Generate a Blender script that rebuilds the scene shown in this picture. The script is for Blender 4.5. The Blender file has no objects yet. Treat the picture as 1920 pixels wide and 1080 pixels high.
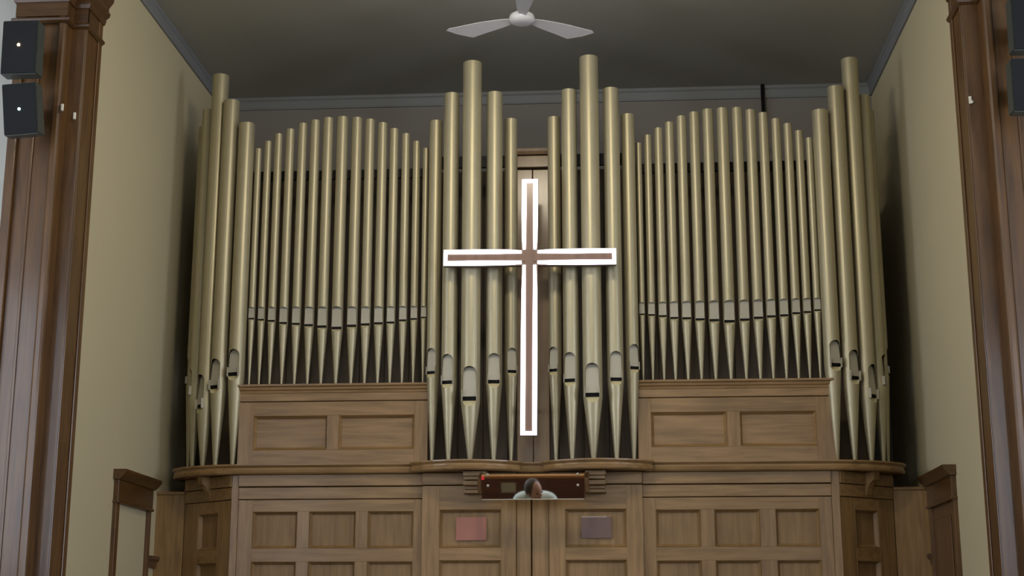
import bpy, bmesh, math, random
from mathutils import Vector, Matrix
random.seed(7)
PI = math.pi
scene = bpy.context.scene
COL = scene.collection

# ------------------------------------------------------------------ camera
F = 2753.5                                   # focal length in pixels of a 1920 px frame
PITCH, YAW = math.radians(13.31), math.radians(3.89)
EYE = Vector((0.0, 0.0, 1.6))
fw = Vector((-math.sin(YAW) * math.cos(PITCH), math.cos(YAW) * math.cos(PITCH), math.sin(PITCH)))
rt = Vector((math.cos(YAW), math.sin(YAW), 0.0))
up = rt.cross(fw)
cam_data = bpy.data.cameras.new('camera')
cam = bpy.data.objects.new('camera', cam_data)
COL.objects.link(cam)
cam_data.sensor_width = 36.0
cam_data.lens = F / 1920 * 36.0
cam_data.clip_end = 200
cam.matrix_world = Matrix(((rt.x, up.x, -fw.x, EYE.x), (rt.y, up.y, -fw.y, EYE.y), (rt.z, up.z, -fw.z, EYE.z), (0, 0, 0, 1)))
scene.camera = cam


def at(px, py, Y):
    """world point of the photograph's pixel on the vertical plane at depth Y"""
    d = rt * (px - 960) + up * (540 - py) + fw * F
    return EYE + d * (Y / d.y)


def px_size(p):
    """metres per pixel at a world point"""
    return (p - EYE).dot(fw) / F


# ------------------------------------------------------------------ world, lights, exposure
world = bpy.data.worlds.new('world')
scene.world = world
world.use_nodes = True
world.node_tree.nodes['Background'].inputs[0].default_value = (0.55, 0.60, 0.70, 1)
world.node_tree.nodes['Background'].inputs[1].default_value = 0.25
scene.view_settings.view_transform = 'Standard'
scene.view_settings.look = 'None'
scene.view_settings.gamma = 1
scene.view_settings.use_curve_mapping = False
scene.view_settings.exposure = 0.17


def area(name, loc, target, sx, sy, power, color, spread=180):
    l = bpy.data.lights.new(name, 'AREA')
    l.shape = 'RECTANGLE'
    l.size, l.size_y, l.energy, l.color = sx, sy, power, color
    l.spread = math.radians(spread)
    o = bpy.data.objects.new(name, l)
    COL.objects.link(o)
    o.location = loc
    o.rotation_euler = (Vector(target) - Vector(loc)).to_track_quat('-Z', 'Y').to_euler()
    return o


WINDOW_STRENGTH = 8.2
area('arch_lamp', (-0.7, 8.6, 6.9), (-0.75, 13.0, 4.0), 0.9, 0.5, 72, (1.0, 0.88, 0.66))
area('nave_lamp_rear', (-0.7, -3.0, 5.5), (-0.75, 13.5, 4.5), 5.0, 2.0, 50, (1.0, 0.87, 0.64))

# ------------------------------------------------------------------ materials


def srgb(r, g, b):
    def c(v):
        v /= 255
        return v / 12.92 if v <= 0.04045 else ((v + 0.055) / 1.055) ** 2.4
    return (c(r), c(g), c(b), 1)


def base_mat(name):
    m = bpy.data.materials.new(name)
    m.use_nodes = True
    return m, m.node_tree, m.node_tree.nodes['Principled BSDF']


def plain(name, col, rough=0.6, metal=0.0, var=0.06, scale=6.0, bump=0.0, coat=0.0):
    m, nt, b = base_mat(name)
    tc = nt.nodes.new('ShaderNodeTexCoord')
    nz = nt.nodes.new('ShaderNodeTexNoise')
    nz.inputs['Scale'].default_value = scale
    nz.inputs['Detail'].default_value = 4
    nt.links.new(tc.outputs['Object'], nz.inputs['Vector'])
    mx = nt.nodes.new('ShaderNodeMix')
    mx.data_type = 'RGBA'
    mx.inputs['A'].default_value = tuple(c * (1 - var) for c in col[:3]) + (1,)
    mx.inputs['B'].default_value = tuple(min(1, c * (1 + var)) for c in col[:3]) + (1,)
    nt.links.new(nz.outputs['Fac'], mx.inputs['Factor'])
    nt.links.new(mx.outputs['Result'], b.inputs['Base Color'])
    b.inputs['Roughness'].default_value = rough
    b.inputs['Metallic'].default_value = metal
    b.inputs['Coat Weight'].default_value = coat
    if bump:
        bp = nt.nodes.new('ShaderNodeBump')
        bp.inputs['Strength'].default_value = bump
        bp.inputs['Distance'].default_value = 0.003
        nt.links.new(nz.outputs['Fac'], bp.inputs['Height'])
        nt.links.new(bp.outputs['Normal'], b.inputs['Normal'])
    return m


def wood(name, light, dark, axis='z', rough=0.42, scale=1.0, coat=0.3):
    """oak: streaks stretched along the grain, broad figure, knots of darker colour"""
    m, nt, b = base_mat(name)
    tc = nt.nodes.new('ShaderNodeTexCoord')
    oi = nt.nodes.new('ShaderNodeObjectInfo')
    add = nt.nodes.new('ShaderNodeVectorMath')
    add.operation = 'ADD'
    sc = nt.nodes.new('ShaderNodeVectorMath')
    sc.operation = 'SCALE'
    comb = nt.nodes.new('ShaderNodeCombineXYZ')
    for i in range(3):
        nt.links.new(oi.outputs['Random'], comb.inputs[i])
    nt.links.new(comb.outputs[0], sc.inputs[0])
    sc.inputs['Scale'].default_value = 13.0
    nt.links.new(tc.outputs['Object'], add.inputs[0])
    nt.links.new(sc.outputs[0], add.inputs[1])
    mp = nt.nodes.new('ShaderNodeMapping')
    mp.inputs['Scale'].default_value = {'z': (16, 16, 1.3), 'x': (1.3, 16, 16), 'y': (16, 1.3, 16)}[axis]
    nt.links.new(add.outputs[0], mp.inputs['Vector'])
    n1 = nt.nodes.new('ShaderNodeTexNoise')
    n1.inputs['Scale'].default_value = 1.6 * scale
    n1.inputs['Detail'].default_value = 6
    n1.inputs['Distortion'].default_value = 0.6
    nt.links.new(mp.outputs[0], n1.inputs['Vector'])
    n2 = nt.nodes.new('ShaderNodeTexNoise')
    n2.inputs['Scale'].default_value = 2.2
    n2.inputs['Detail'].default_value = 2
    nt.links.new(add.outputs[0], n2.inputs['Vector'])
    ma = nt.nodes.new('ShaderNodeMath')
    ma.operation = 'MULTIPLY_ADD'
    ma.inputs[1].default_value = 0.35
    nt.links.new(n2.outputs['Fac'], ma.inputs[0])
    nt.links.new(n1.outputs['Fac'], ma.inputs[2])
    rp = nt.nodes.new('ShaderNodeValToRGB')
    rp.color_ramp.elements[0].position = 0.42
    rp.color_ramp.elements[1].position = 0.88
    rp.color_ramp.elements[0].color = dark
    rp.color_ramp.elements[1].color = light
    nt.links.new(ma.outputs[0], rp.inputs['Fac'])
    nt.links.new(rp.outputs['Color'], b.inputs['Base Color'])
    b.inputs['Roughness'].default_value = rough
    b.inputs['Coat Weight'].default_value = coat
    b.inputs['Coat Roughness'].default_value = 0.16
    bp = nt.nodes.new('ShaderNodeBump')
    bp.inputs['Strength'].default_value = 0.15
    bp.inputs['Distance'].default_value = 0.002
    nt.links.new(n1.outputs['Fac'], bp.inputs['Height'])
    nt.links.new(bp.outputs['Normal'], b.inputs['Normal'])
    return m


def emit(name, col, strength):
    m, nt, b = base_mat(name)
    b.inputs['Base Color'].default_value = (0.8, 0.8, 0.8, 1)
    b.inputs['Emission Color'].default_value = col
    b.inputs['Emission Strength'].default_value = strength
    return m


OAK_L, OAK_D = (0.30, 0.178, 0.070, 1), (0.165, 0.093, 0.031, 1)
M = {
    'wall': plain('cream_wall_paint', (0.50, 0.44, 0.28, 1), 0.7, var=0.03, scale=2.0),
    'nave_wall': plain('pale_nave_paint', (0.50, 0.51, 0.46, 1), 0.7, var=0.03, scale=2.0),
    'back': plain('grey_back_wall_paint', (0.20, 0.185, 0.17, 1), 0.8, var=0.05, scale=1.5),
    'ceil': plain('ceiling_paint', (0.37, 0.36, 0.30, 1), 0.8, var=0.04, scale=1.2),
    'crown': plain('pale_crown_paint', (0.19, 0.20, 0.205, 1), 0.5, var=0.04, scale=3),
    'floor': wood('floor_boards', (0.10, 0.06, 0.035, 1), (0.06, 0.035, 0.02, 1), 'x', 0.4),
    'oak_v': wood('oak_upright_grain', OAK_L, OAK_D, 'z'),
    'oak_h': wood('oak_level_grain', OAK_L, OAK_D, 'x'),
    'oak_p': wood('oak_panel_grain', (0.27, 0.162, 0.065, 1), (0.165, 0.095, 0.033, 1), 'z', 0.5, coat=0.08),
    'post': wood('dark_post_oak', (0.15, 0.092, 0.042, 1), (0.09, 0.052, 0.022, 1), 'z', 0.6),  # darker oak than the rest of the case
    'dark_v': wood('dark_oak_upright', (0.125, 0.056, 0.010, 1), (0.055, 0.022, 0.004, 1), 'z', 0.5, coat=0.5),
    'dark_h': wood('dark_oak_level', (0.10, 0.045, 0.009, 1), (0.045, 0.018, 0.004, 1), 'x', 0.45, coat=0.3),
    'dark_y': wood('dark_oak_level_side', (0.10, 0.045, 0.009, 1), (0.045, 0.018, 0.004, 1), 'y', 0.45, coat=0.3),
    'red_wood': wood('red_brown_wood', (0.30, 0.14, 0.10, 1), (0.20, 0.09, 0.065, 1), 'x', 0.4),
    'orange_wood': wood('orange_wood', (0.75, 0.36, 0.11, 1), (0.6, 0.26, 0.08, 1), 'x', 0.35),
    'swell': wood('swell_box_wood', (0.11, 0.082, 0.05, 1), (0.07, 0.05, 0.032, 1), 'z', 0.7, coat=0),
    'pipe': plain('old_gold_pipe_paint', (0.385, 0.343, 0.222, 1), 0.42, 0.48, var=0.05, scale=5),
    'lip': plain('pipe_lip_paint', (0.38, 0.355, 0.28, 1), 0.6, 0.1, var=0.05, scale=8),
    'gilt': plain('yellow_lower_lip', (0.60, 0.53, 0.31, 1), 0.5, 0.2, var=0.05, scale=8),  # lower lip, brighter and yellower than the pipe colour
    'black': plain('black_void', (0.006, 0.005, 0.004, 1), 0.9),
    'rack': plain('black_rail', (0.010, 0.009, 0.008, 1), 0.7),
    'cabinet': plain('speaker_cabinet', (0.055, 0.062, 0.052, 1), 0.45, var=0.1),
    'grille': plain('speaker_grille', (0.007, 0.009, 0.010, 1), 0.95, var=0.25, scale=300),
    'metal': plain('dark_metal', (0.04, 0.04, 0.04, 1), 0.4, 0.8),
    'white_metal': plain('white_enamel', (0.62, 0.62, 0.63, 1), 0.25, var=0.02),
    'fan': plain('grey_white_blade', (0.50, 0.50, 0.52, 1), 0.4, var=0.03),
    'chrome': plain('mirror_clip', (0.7, 0.7, 0.66, 1), 0.3, 0.8),
    'cross_face': wood('cross_face_wood', (0.20, 0.115, 0.08, 1), (0.15, 0.08, 0.055, 1), 'z', 0.5),
    'cross_side': plain('cross_side', (0.14, 0.09, 0.06, 1), 0.5),
    'tube': emit('lit_tube', (0.88, 0.85, 1.0, 1), 3.0),
    'spot_warm': emit('warm_spot', (1.0, 0.62, 0.32, 1), 14.0),
    'spot_green': emit('green_spot', (0.55, 1.0, 0.78, 1), 5.0),
    'pane': emit('daylight_pane', (0.80, 0.86, 1.0, 1), WINDOW_STRENGTH),
    'pink': plain('faded_red_paper', (0.33, 0.135, 0.095, 1), 0.6, var=0.15, scale=9),
    'purple': plain('dark_plum_paper', (0.145, 0.088, 0.075, 1), 0.5, var=0.12, scale=9),
    'pale': plain('highlight_strip', (0.36, 0.30, 0.24, 1), 0.5),
    'red': plain('red_plastic', (0.75, 0.035, 0.04, 1), 0.4),
    'paper': plain('cream_paper', (0.75, 0.68, 0.48, 1), 0.8, var=0.1, scale=12),
    'skin': plain('skin', (0.55, 0.32, 0.24, 1), 0.5, var=0.04, scale=12),
    'hair': plain('grey_brown_hair', (0.085, 0.07, 0.055, 1), 0.6, var=0.3, scale=60),
    'shirt': plain('pale_blue_shirt', (0.70, 0.82, 0.82, 1), 0.8, var=0.1, scale=9),
    'trousers': plain('dark_trousers', (0.03, 0.03, 0.04, 1), 0.8),
    'ivory': plain('key_ivory', (0.7, 0.66, 0.55, 1), 0.3),
    'hook': plain('white_hook', (0.75, 0.72, 0.62, 1), 0.5),
    'pew': wood('pew_wood', (0.16, 0.085, 0.04, 1), (0.09, 0.045, 0.02, 1), 'x', 0.4),
}
mm, nt, bs = base_mat('mirror_glass')
bs.inputs['Base Color'].default_value = (0.86, 0.86, 0.85, 1)
bs.inputs['Metallic'].default_value = 1.0
bs.inputs['Roughness'].default_value = 0.03
M['mirror'] = mm

# ------------------------------------------------------------------ mesh helpers


def box(bm, x0, x1, y0, y1, z0, z1, bev=0.0, mat=None):
    vs = [bm.verts.new((x, y, z)) for x in (x0, x1) for y in (y0, y1) for z in (z0, z1)]
    f = [(0, 1, 3, 2), (4, 6, 7, 5), (0, 4, 5, 1), (2, 3, 7, 6), (0, 2, 6, 4), (1, 5, 7, 3)]
    fs = [bm.faces.new([vs[i] for i in q]) for q in f]
    if bev:
        es = set(e for fc in fs for e in fc.edges)
        bmesh.ops.bevel(bm, geom=list(es), offset=bev, segments=1, affect='EDGES')
    return vs


def box_bm(*a, bev=0.0):
    bm = bmesh.new()
    box(bm, *a, bev=bev)
    return bm


def prism(bm, pts, z0, z1):
    """vertical prism over a plan polygon"""
    a = [bm.verts.new((p[0], p[1], z0)) for p in pts]
    b = [bm.verts.new((p[0], p[1], z1)) for p in pts]
    n = len(pts)
    bm.faces.new(a[::-1])
    bm.faces.new(b)
    for i in range(n):
        bm.faces.new((a[i], a[(i + 1) % n], b[(i + 1) % n], b[i]))


def sweep(bm, path, prof):
    """sweep a closed profile [(outward, z)] along a plan path; outward is to the right of travel"""
    rings = []
    n = len(path)
    for i in range(n):
        p = Vector(path[i])
        dirs = []
        if i > 0:
            dirs.append((p - Vector(path[i - 1])).normalized())
        if i < n - 1:
            dirs.append((Vector(path[i + 1]) - p).normalized())
        ns = [Vector((d.y, -d.x)) for d in dirs]
        nn = ns[0] if len(ns) == 1 else (ns[0] + ns[1]).normalized()
        k = 1.0 / max(0.5, nn.dot(ns[0]))
        rings.append([bm.verts.new((p.x + nn.x * o * k, p.y + nn.y * o * k, z)) for o, z in prof])
    m = len(prof)
    for i in range(n - 1):
        for j in range(m):
            bm.faces.new((rings[i][j], rings[i][(j + 1) % m], rings[i + 1][(j + 1) % m], rings[i + 1][j]))
    bm.faces.new(rings[0][::-1])
    bm.faces.new(rings[-1])


def lathe(bm, prof, n=24, cx=0, cy=0):
    """revolve [(r, z)] about z"""
    rings = []
    for r, z in prof:
        rings.append([bm.verts.new((cx + r * math.cos(2 * PI * i / n), cy + r * math.sin(2 * PI * i / n), z)) for i in range(n)])
    for a, b in zip(rings, rings[1:]):
        for i in range(n):
            bm.faces.new((a[i], a[(i + 1) % n], b[(i + 1) % n], b[i]))
    if prof[0][0] > 1e-5:
        bm.faces.new(rings[0][::-1])
    if prof[-1][0] > 1e-5:
        bm.faces.new(rings[-1])
    bmesh.ops.remove_doubles(bm, verts=bm.verts[:], dist=1e-6)


def obj(name, bm, mat, parent=None, smooth=False, world_coords=True, label=None):
    """one mesh object; under a parent its world coordinates are made local to the thing's base"""
    bmesh.ops.recalc_face_normals(bm, faces=bm.faces[:])
    if parent is not None and world_coords:
        root = parent
        while root.parent:
            root = root.parent
        bmesh.ops.translate(bm, verts=bm.verts[:], vec=-root.location)
    me = bpy.data.meshes.new(name)
    bm.to_mesh(me)
    bm.free()
    if smooth:
        for p in me.polygons:
            p.use_smooth = True
    me.materials.append(M[mat])
    o = bpy.data.objects.new(name, me)
    COL.objects.link(o)
    if parent is not None:
        o.parent = parent
    if label:
        o['label'] = label
    return o


def thing(name, label, cat, loc=(0, 0, 0), rotz=0.0, group=None):
    o = bpy.data.objects.new(name, None)
    o.empty_display_size = 0.1
    COL.objects.link(o)
    o.location = loc
    o.rotation_euler = (0, 0, rotz)
    o['label'] = label
    o['category'] = cat
    if group:
        o['group'] = group
    return o


def struct(name, loc=(0, 0, 0)):
    o = bpy.data.objects.new(name, None)
    COL.objects.link(o)
    o.location = loc
    o['kind'] = 'structure'
    return o


def smesh(name, bm, mat):
    o = obj(name, bm, mat)
    o['kind'] = 'structure'
    return o


# ------------------------------------------------------------------ the setting
XL, XR, YB, ZC = -4.202, 2.824, 15.0, 7.335       # chancel walls and ceiling
ZP = 0.66                                          # chancel platform
YA = 10.52                                         # front face of the arch pilasters
smesh('wall_left', box_bm(XL - 0.2, XL, 11.0, YB, ZP, ZC), 'wall')
smesh('wall_right', box_bm(XR, XR + 0.2, 11.0, YB, ZP, ZC), 'wall')
smesh('wall_back', box_bm(XL - 0.2, XR + 0.2, YB, YB + 0.2, 0, ZC), 'back')
smesh('ceiling', box_bm(-7.7, 6.3, -13.2, YB + 0.2, ZC, ZC + 0.2), 'ceil')
fl = bmesh.new()
box(fl, -7.7, 6.3, -13.2, 9.0, -0.2, 0.0)
box(fl, XL - 3.4, XR + 3.4, 9.0, YB, -0.2, ZP)
smesh('floor', fl, 'floor')
smesh('wall_front_left', box_bm(-7.5, -4.642, 10.64, 10.84, ZP, ZC), 'nave_wall')
smesh('wall_front_right', box_bm(3.252, 6.1, 10.64, 10.84, ZP, ZC), 'nave_wall')
smesh('wall_rear', box_bm(-7.7, 6.3, -13.4, -13.2, 0, ZC), 'nave_wall')


def nave_wall(name, x, sgn, first):
    """side wall of the nave, behind the camera's field, with tall daylight windows"""
    ys = [(-11.4, -8.4), (-3.2, -0.6), (2.2, 3.8), (5.8, 8.2)]
    bm = bmesh.new()
    x0, x1 = (x - 0.2, x) if sgn < 0 else (x, x + 0.2)
    z0, z1 = 2.2, 6.0
    box(bm, x0, x1, -13.2, 10.84, 0, z0)
    box(bm, x0, x1, -13.2, 10.84, z1, ZC)
    edges = [-13.2] + [v for p in ys for v in p] + [10.84]
    for i in range(0, len(edges), 2):
        box(bm, x0, x1, edges[i], edges[i + 1], z0, z1)
    smesh(name, bm, 'nave_wall')
    for k, (a, b) in enumerate(ys):
        w = struct('window_%d' % (first + k), (x, (a + b) / 2, z0))
        fr = bmesh.new()
        for q in ((a, a + 0.07, z0, z1), (b - 0.07, b, z0, z1), (a + 0.07, b - 0.07, z0, z0 + 0.07), (a + 0.07, b - 0.07, z1 - 0.07, z1), ((a + b) / 2 - 0.03, (a + b) / 2 + 0.03, z0 + 0.07, z1 - 0.07)):
            box(fr, min(x0, x1) + 0.05, max(x0, x1) - 0.05, *q)
        obj('window_frame', fr, 'dark_v', w)
        for c, d in ((a + 0.07, (a + b) / 2 - 0.03), ((a + b) / 2 + 0.03, b - 0.07)):
            pb = bmesh.new()
            box(pb, (x0 + x1) / 2 - 0.004, (x0 + x1) / 2 + 0.004, c, d, z0 + 0.07, z1 - 0.07)
            obj('pane', pb, 'pane', w)


nave_wall('wall_nave_left', -7.5, -1, 1)
nave_wall('wall_nave_right', 6.1, 1, 5)

# crown boards under the ceiling
CP = [(0, ZC), (0.045, ZC), (0.045, ZC - 0.03), (0.03, ZC - 0.045), (0.03, ZC - 0.115), (0.02, ZC - 0.135), (0, ZC - 0.135)]
bm = bmesh.new(); sweep(bm, [(XL, YB - 0.03), (XR, YB - 0.03)], [(o - 0.03, z) for o, z in CP]); smesh('trim_1', bm, 'crown')
bm = bmesh.new(); sweep(bm, [(XL, 10.86), (XL, YB)], CP); smesh('trim_2', bm, 'crown')
bm = bmesh.new(); sweep(bm, [(XR, YB), (XR, 10.86)], CP); smesh('trim_3', bm, 'crown')
# flip sides where needed: outward is to the right of travel (left wall travels +Y, right wall -Y, back wall +X)

# ------------------------------------------------------------------ arch pilasters


def pilaster(side):
    """clustered oak pilaster of the chancel arch; side -1 left, +1 right"""
    s = side
    X = lambda left: left if s < 0 else -1.405 - left       # mirror about the arch axis
    jx = -4.125 if s < 0 else 2.72
    a_in = -4.235 if s < 0 else 2.845
    a_out = a_in + s * 0.405
    base = ((jx + a_out) / 2, 10.75, ZP)
    lab = ('dark oak arch pilaster at left, two speakers mounted on its front' if s < 0 else 'dark oak arch pilaster at right, cut by the picture edge')
    t = thing('arch_pilaster', lab, 'pillar', base, group='oak pilasters of the chancel arch')
    zt = 6.60

    def bx(name, xa, xb, y0, y1, z0, z1, mat='dark_v', bev=0.004):
        b = bmesh.new()
        box(b, min(xa, xb), max(xa, xb), y0, y1, z0, z1, bev=bev)
        return obj(name, b, mat, t)
    # jamb: side board turned into the arch, with a raised bead at its back edge
    bx('jamb_board', jx, XL if s < 0 else XR, 10.66, 11.00, ZP, zt)
    bx('jamb_bead', jx - s * 0.012, jx, 10.915, 10.995, ZP, zt)
    bx('jamb_bead', jx - s * 0.008, jx, 10.665, 10.69, ZP, zt)
    # recess board between jamb and pilaster face
    bx('recess_board', jx + s * 0.004, a_in + s * 0.03, 10.655, 10.66, ZP, zt)
    # pilaster: stiles, rounded corner, sunk panel
    b = bmesh.new()
    cor = [(a_in + s * 0.075, 10.68), (a_in, 10.68), (a_in, 10.55), (a_in + s * 0.006, 10.53), (a_in + s * 0.022, YA), (a_in + s * 0.052, YA), (a_in + s * 0.066, 10.53), (a_in + s * 0.075, 10.56)]
    prism(b, cor, ZP, zt)
    obj('corner_stile', b, 'dark_v', t)
    bx('sunk_panel', a_in + s * 0.075, a_out - s * 0.07, 10.560, 10.66, ZP, zt)
    bx('panel_ridge', a_in + s * 0.205, a_in + s * 0.225, 10.548, 10.56, ZP, zt)
    bx('outer_stile', a_out - s * 0.07, a_out, YA + 0.005, 10.68, ZP, zt)
    b = bmesh.new()
    xw_ = XL - 0.2 if s < 0 else XR + 0.2
    xo_ = a_out - s * 0.01
    prism(b, [(xo_, 10.66), (XL if s < 0 else XR, 10.66), (XL if s < 0 else XR, 11.0), (xo_, 11.0)], ZP, zt)
    prism(b, [(XL if s < 0 else XR, 10.66), (jx - s * -0.004, 10.672), (jx - s * -0.004, 10.99), (XL if s < 0 else XR, 10.99)], ZP, zt)
    obj('core', b, 'dark_v', t)
    # capital: necking, frieze and stepped cornice wrapped round every face
    path = [(a_out, 10.66), (a_out, YA), (a_in, YA), (a_in, 10.66), (jx, 10.66), (jx, 11.0)]
    if s > 0:
        path = path[::-1]
    for name, z0, prof in (
        ('necking', 6.30, [(-0.01, 0), (0.012, 0), (0.03, 0.014), (0.034, 0.03), (0.02, 0.045), (-0.01, 0.045)]),
        ('capital_frieze', 6.36, [(-0.01, 0), (0.008, 0), (0.008, 0.12), (-0.01, 0.12)]),
        ('cornice', 6.475, [(-0.01, 0), (0.02, 0), (0.032, 0.03), (0.032, 0.05), (0.06, 0.075), (0.065, 0.10), (0.05, 0.115), (0.05, 0.15), (0.085, 0.20), (0.09, 0.24), (-0.01, 0.24)]),
    ):
        b = bmesh.new()
        sweep(b, path if s < 0 else path, [(o, z0 + z) for o, z in prof])
        obj(name, b, 'dark_h', t)
    b = bmesh.new()
    prism(b, [(a_out, 10.66), (a_out, YA + 0.0), (a_in, YA + 0.0), (a_in, 10.64), (jx, 10.64), (jx, 11.0), (XL if s < 0 else XR, 11.0), (XL if s < 0 else XR, 10.66)], 6.60, ZC)
    obj('impost_block', b, 'dark_v', t)
    return t


pilaster(-1)
pilaster(1)


def hook(px, py, label, Y=10.655):
    p = at(px, py, Y)
    t = thing('wall_hook', label, 'hook', p, group='white hooks on the arch pilasters')
    b = bmesh.new()
    box(b, -0.011, 0.011, -0.012, 0.003, -0.03, 0.03, bev=0.004)
    obj('plate', b, 'hook', t, world_coords=False)
    b = bmesh.new()
    box(b, 0.001, 0.015, -0.032, -0.010, -0.032, -0.012, bev=0.003)
    obj('prong', b, 'hook', t, world_coords=False)


hook(140, 218, 'white hook in the recess of the left pilaster below the speakers')
hook(1819, 188, 'white hook in the recess of the right pilaster')
hook(117, 202, 'small white hook on the rounded corner of the left pilaster', YA + 0.0)

# ------------------------------------------------------------------ doorways on the side walls


def doorway(num, side):
    s = side
    xw = XL if s < 0 else XR
    d = struct('door_%d' % num, (xw, 12.7, ZP))
    X = lambda o: xw - s * o                     # o metres out of the wall, into the chancel

    def bx(name, o0, o1, y0, y1, z0, z1, mat, bev=0.003):
        b = bmesh.new()
        xa, xb = sorted((X(o0), X(o1)))
        box(b, xa, xb, y0, y1, z0, z1, bev=bev)
        return obj(name, b, mat, d)
    y0, y1 = (12.20, 13.16) if s < 0 else (12.34, 13.32)
    zf = 2.70
    bx('jamb', 0, 0.035, y0, y0 + 0.085, ZP, zf, 'dark_v')
    bx('jamb', 0, 0.035, y1 - 0.085, y1, ZP, zf, 'dark_v')
    bx('head_board', 0, 0.045, y0, y1, zf, zf + 0.185, 'dark_y')
    bx('head_bead', 0, 0.055, y0 - 0.012, y1 + 0.012, zf - 0.012, zf + 0.012, 'dark_y')
    b = bmesh.new()
    path = [(xw, y0 - 0.03), (xw, y1 + 0.03)]
    if s > 0:
        path = path[::-1]
    sweep(b, path, [(0, zf + 0.185), (0.055, zf + 0.185), (0.075, zf + 0.205), (0.10, zf + 0.235), (0.11, zf + 0.25), (0.11, zf + 0.27), (0, zf + 0.27)])
    obj('head_cap', b, 'dark_y', d)
    if s < 0:
        bx('door_leaf', 0.0, 0.012, y0 + 0.085, y1 - 0.085, ZP, zf, 'wall')
    else:
        bx('door_leaf', 0.0, 0.015, y0 + 0.085, y1 - 0.085, ZP, zf, 'dark_v')
        for za, zb in ((0.95, 1.75), (1.90, 2.58)):
            bx('door_panel', 0.015, 0.024, y0 + 0.20, y1 - 0.20, za, zb, 'dark_v', 0.006)


doorway(1, -1)
doorway(2, 1)
# short rail on the wall between doorway and screen
for i, (s, xw) in enumerate(((-1, XL), (1, XR))):
    b = bmesh.new()
    path = [(xw, 13.17 if s < 0 else 13.33), (xw, 13.395)]
    if s > 0:
        path = path[::-1]
    sweep(b, path, [(0, 2.20), (0.03, 2.20), (0.035, 2.25), (0.06, 2.27), (0.06, 2.30), (0, 2.30)])
    smesh('trim_%d' % (4 + i), b, 'dark_y')

# ------------------------------------------------------------------ organ case
YF = 13.0
ZI = 3.085                                         # top of the impost
ZIB = 2.998                                        # underside of the impost
case = thing('organ_case', 'wide panelled oak organ case carrying the ranks of pipes', 'organ', (-0.72, 13.2, ZP))

T_IN = 0.03


class Frame:
    """maps (s along, d outward, z) to the world for a plan segment"""

    def __init__(self, p0, p1):
        self.p0 = Vector(p0)
        self.u = (Vector(p1) - self.p0).normalized()
        self.n = Vector((self.u.y, -self.u.x))
        self.L = (Vector(p1) - self.p0).length

    def v(self, s, d, z):
        p = self.p0 + self.u * s + self.n * d
        return (p.x, p.y, z)

    def box(self, s0, s1, d0, d1, z0, z1, bev=0.0):
        bm = bmesh.new()
        vs = [bm.verts.new(self.v(s, d, z)) for s in (s0, s1) for d in (d0, d1) for z in (z0, z1)]
        for q in ((0, 1, 3, 2), (4, 6, 7, 5), (0, 4, 5, 1), (2, 3, 7, 6), (0, 2, 6, 4), (1, 5, 7, 3)):
            bm.faces.new([vs[i] for i in q])
        if bev:
            bmesh.ops.bevel(bm, geom=bm.edges[:], offset=bev, segments=1, affect='EDGES')
        return bm

    def panel(self, s0, s1, z0, z1, d, e=0.026, dp=0.036):
        """sunk panel with a bead sloping in from the frame"""
        bm = bmesh.new()
        rings = []
        for o, dd in ((0, d), (0.003, d + 0.002), (0.006, d - 0.010), (e * 0.75, d - dp * 0.75), (e, d - dp), (e + 0.001, d - dp)):
            rings.append([bm.verts.new(self.v(a, dd, b)) for a, b in ((s0 + o, z0 + o), (s1 - o, z0 + o), (s1 - o, z1 - o), (s0 + o, z1 - o))])
        for a, b in zip(rings, rings[1:]):
            for i in range(4):
                bm.faces.new((a[i], a[(i + 1) % 4], b[(i + 1) % 4], b[i]))
        bm.faces.new(rings[-1])
        return bm


def panelled(fr, cols, rows, smin, smax, zmin, zmax, d=0.0, th=0.03, vlab='stile', mats=('oak_v', 'oak_h', 'oak_p')):
    """frame and panels: cols and rows are the (start, end) of the openings"""
    xs = [smin] + [v for c in cols for v in c] + [smax]
    for i in range(0, len(xs), 2):
        outer = i == 0 or i == len(xs) - 2
        if outer:
            obj('stile', fr.box(xs[i], xs[i + 1], d - th, d, zmin, zmax, 0.0015), mats[0], case)
    zs = [zmin] + [v for c in rows for v in c] + [zmax]
    for j in range(0, len(zs), 2):
        obj('rail', fr.box(cols[0][0], cols[-1][1], d - th, d, zs[j], zs[j + 1], 0.0015), mats[1], case)
    for (za, zb) in rows:
        for i in range(len(cols) - 1):
            obj('muntin', fr.box(cols[i][1], cols[i + 1][0], d - th, d, za, zb, 0.0015), mats[0], case)
        for (sa, sb) in cols:
            obj('panel', fr.panel(sa, sb, za, zb, d), mats[2], case)


ROWS = [(2.671 - 0.438 * k - 0.322, 2.671 - 0.438 * k) for k in range(4)][::-1]
ROWS[0] = (0.98, ROWS[0][1])


def ordered(vals, x0):
    return [(a - x0, b - x0) for a, b in vals]


# lower screens under the flats
fl_l = Frame((-3.392, YF), (-1.675, YF))
panelled(fl_l, ordered([(-3.195, -2.792), (-2.687, -2.268), (-2.163, -1.755)], -3.392), ROWS, 0.063, 1.717, ZP, 2.775)
fl_r = Frame((0.262, YF), (1.971, YF))
panelled(fl_r, ordered([(0.374, 0.762), (0.881, 1.276), (1.409, 1.788)], 0.262), ROWS, 0.0, 1.636, ZP, 2.775)
# corner posts
for xa, xb in ((-3.395, -3.331), (1.900, 1.972)):
    b = bmesh.new(); box(b, xa, xb, YF - 0.012, YF + 0.06, ZP, ZIB, bev=0.004)
    obj('corner_post', b, 'oak_v', case)
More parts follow.
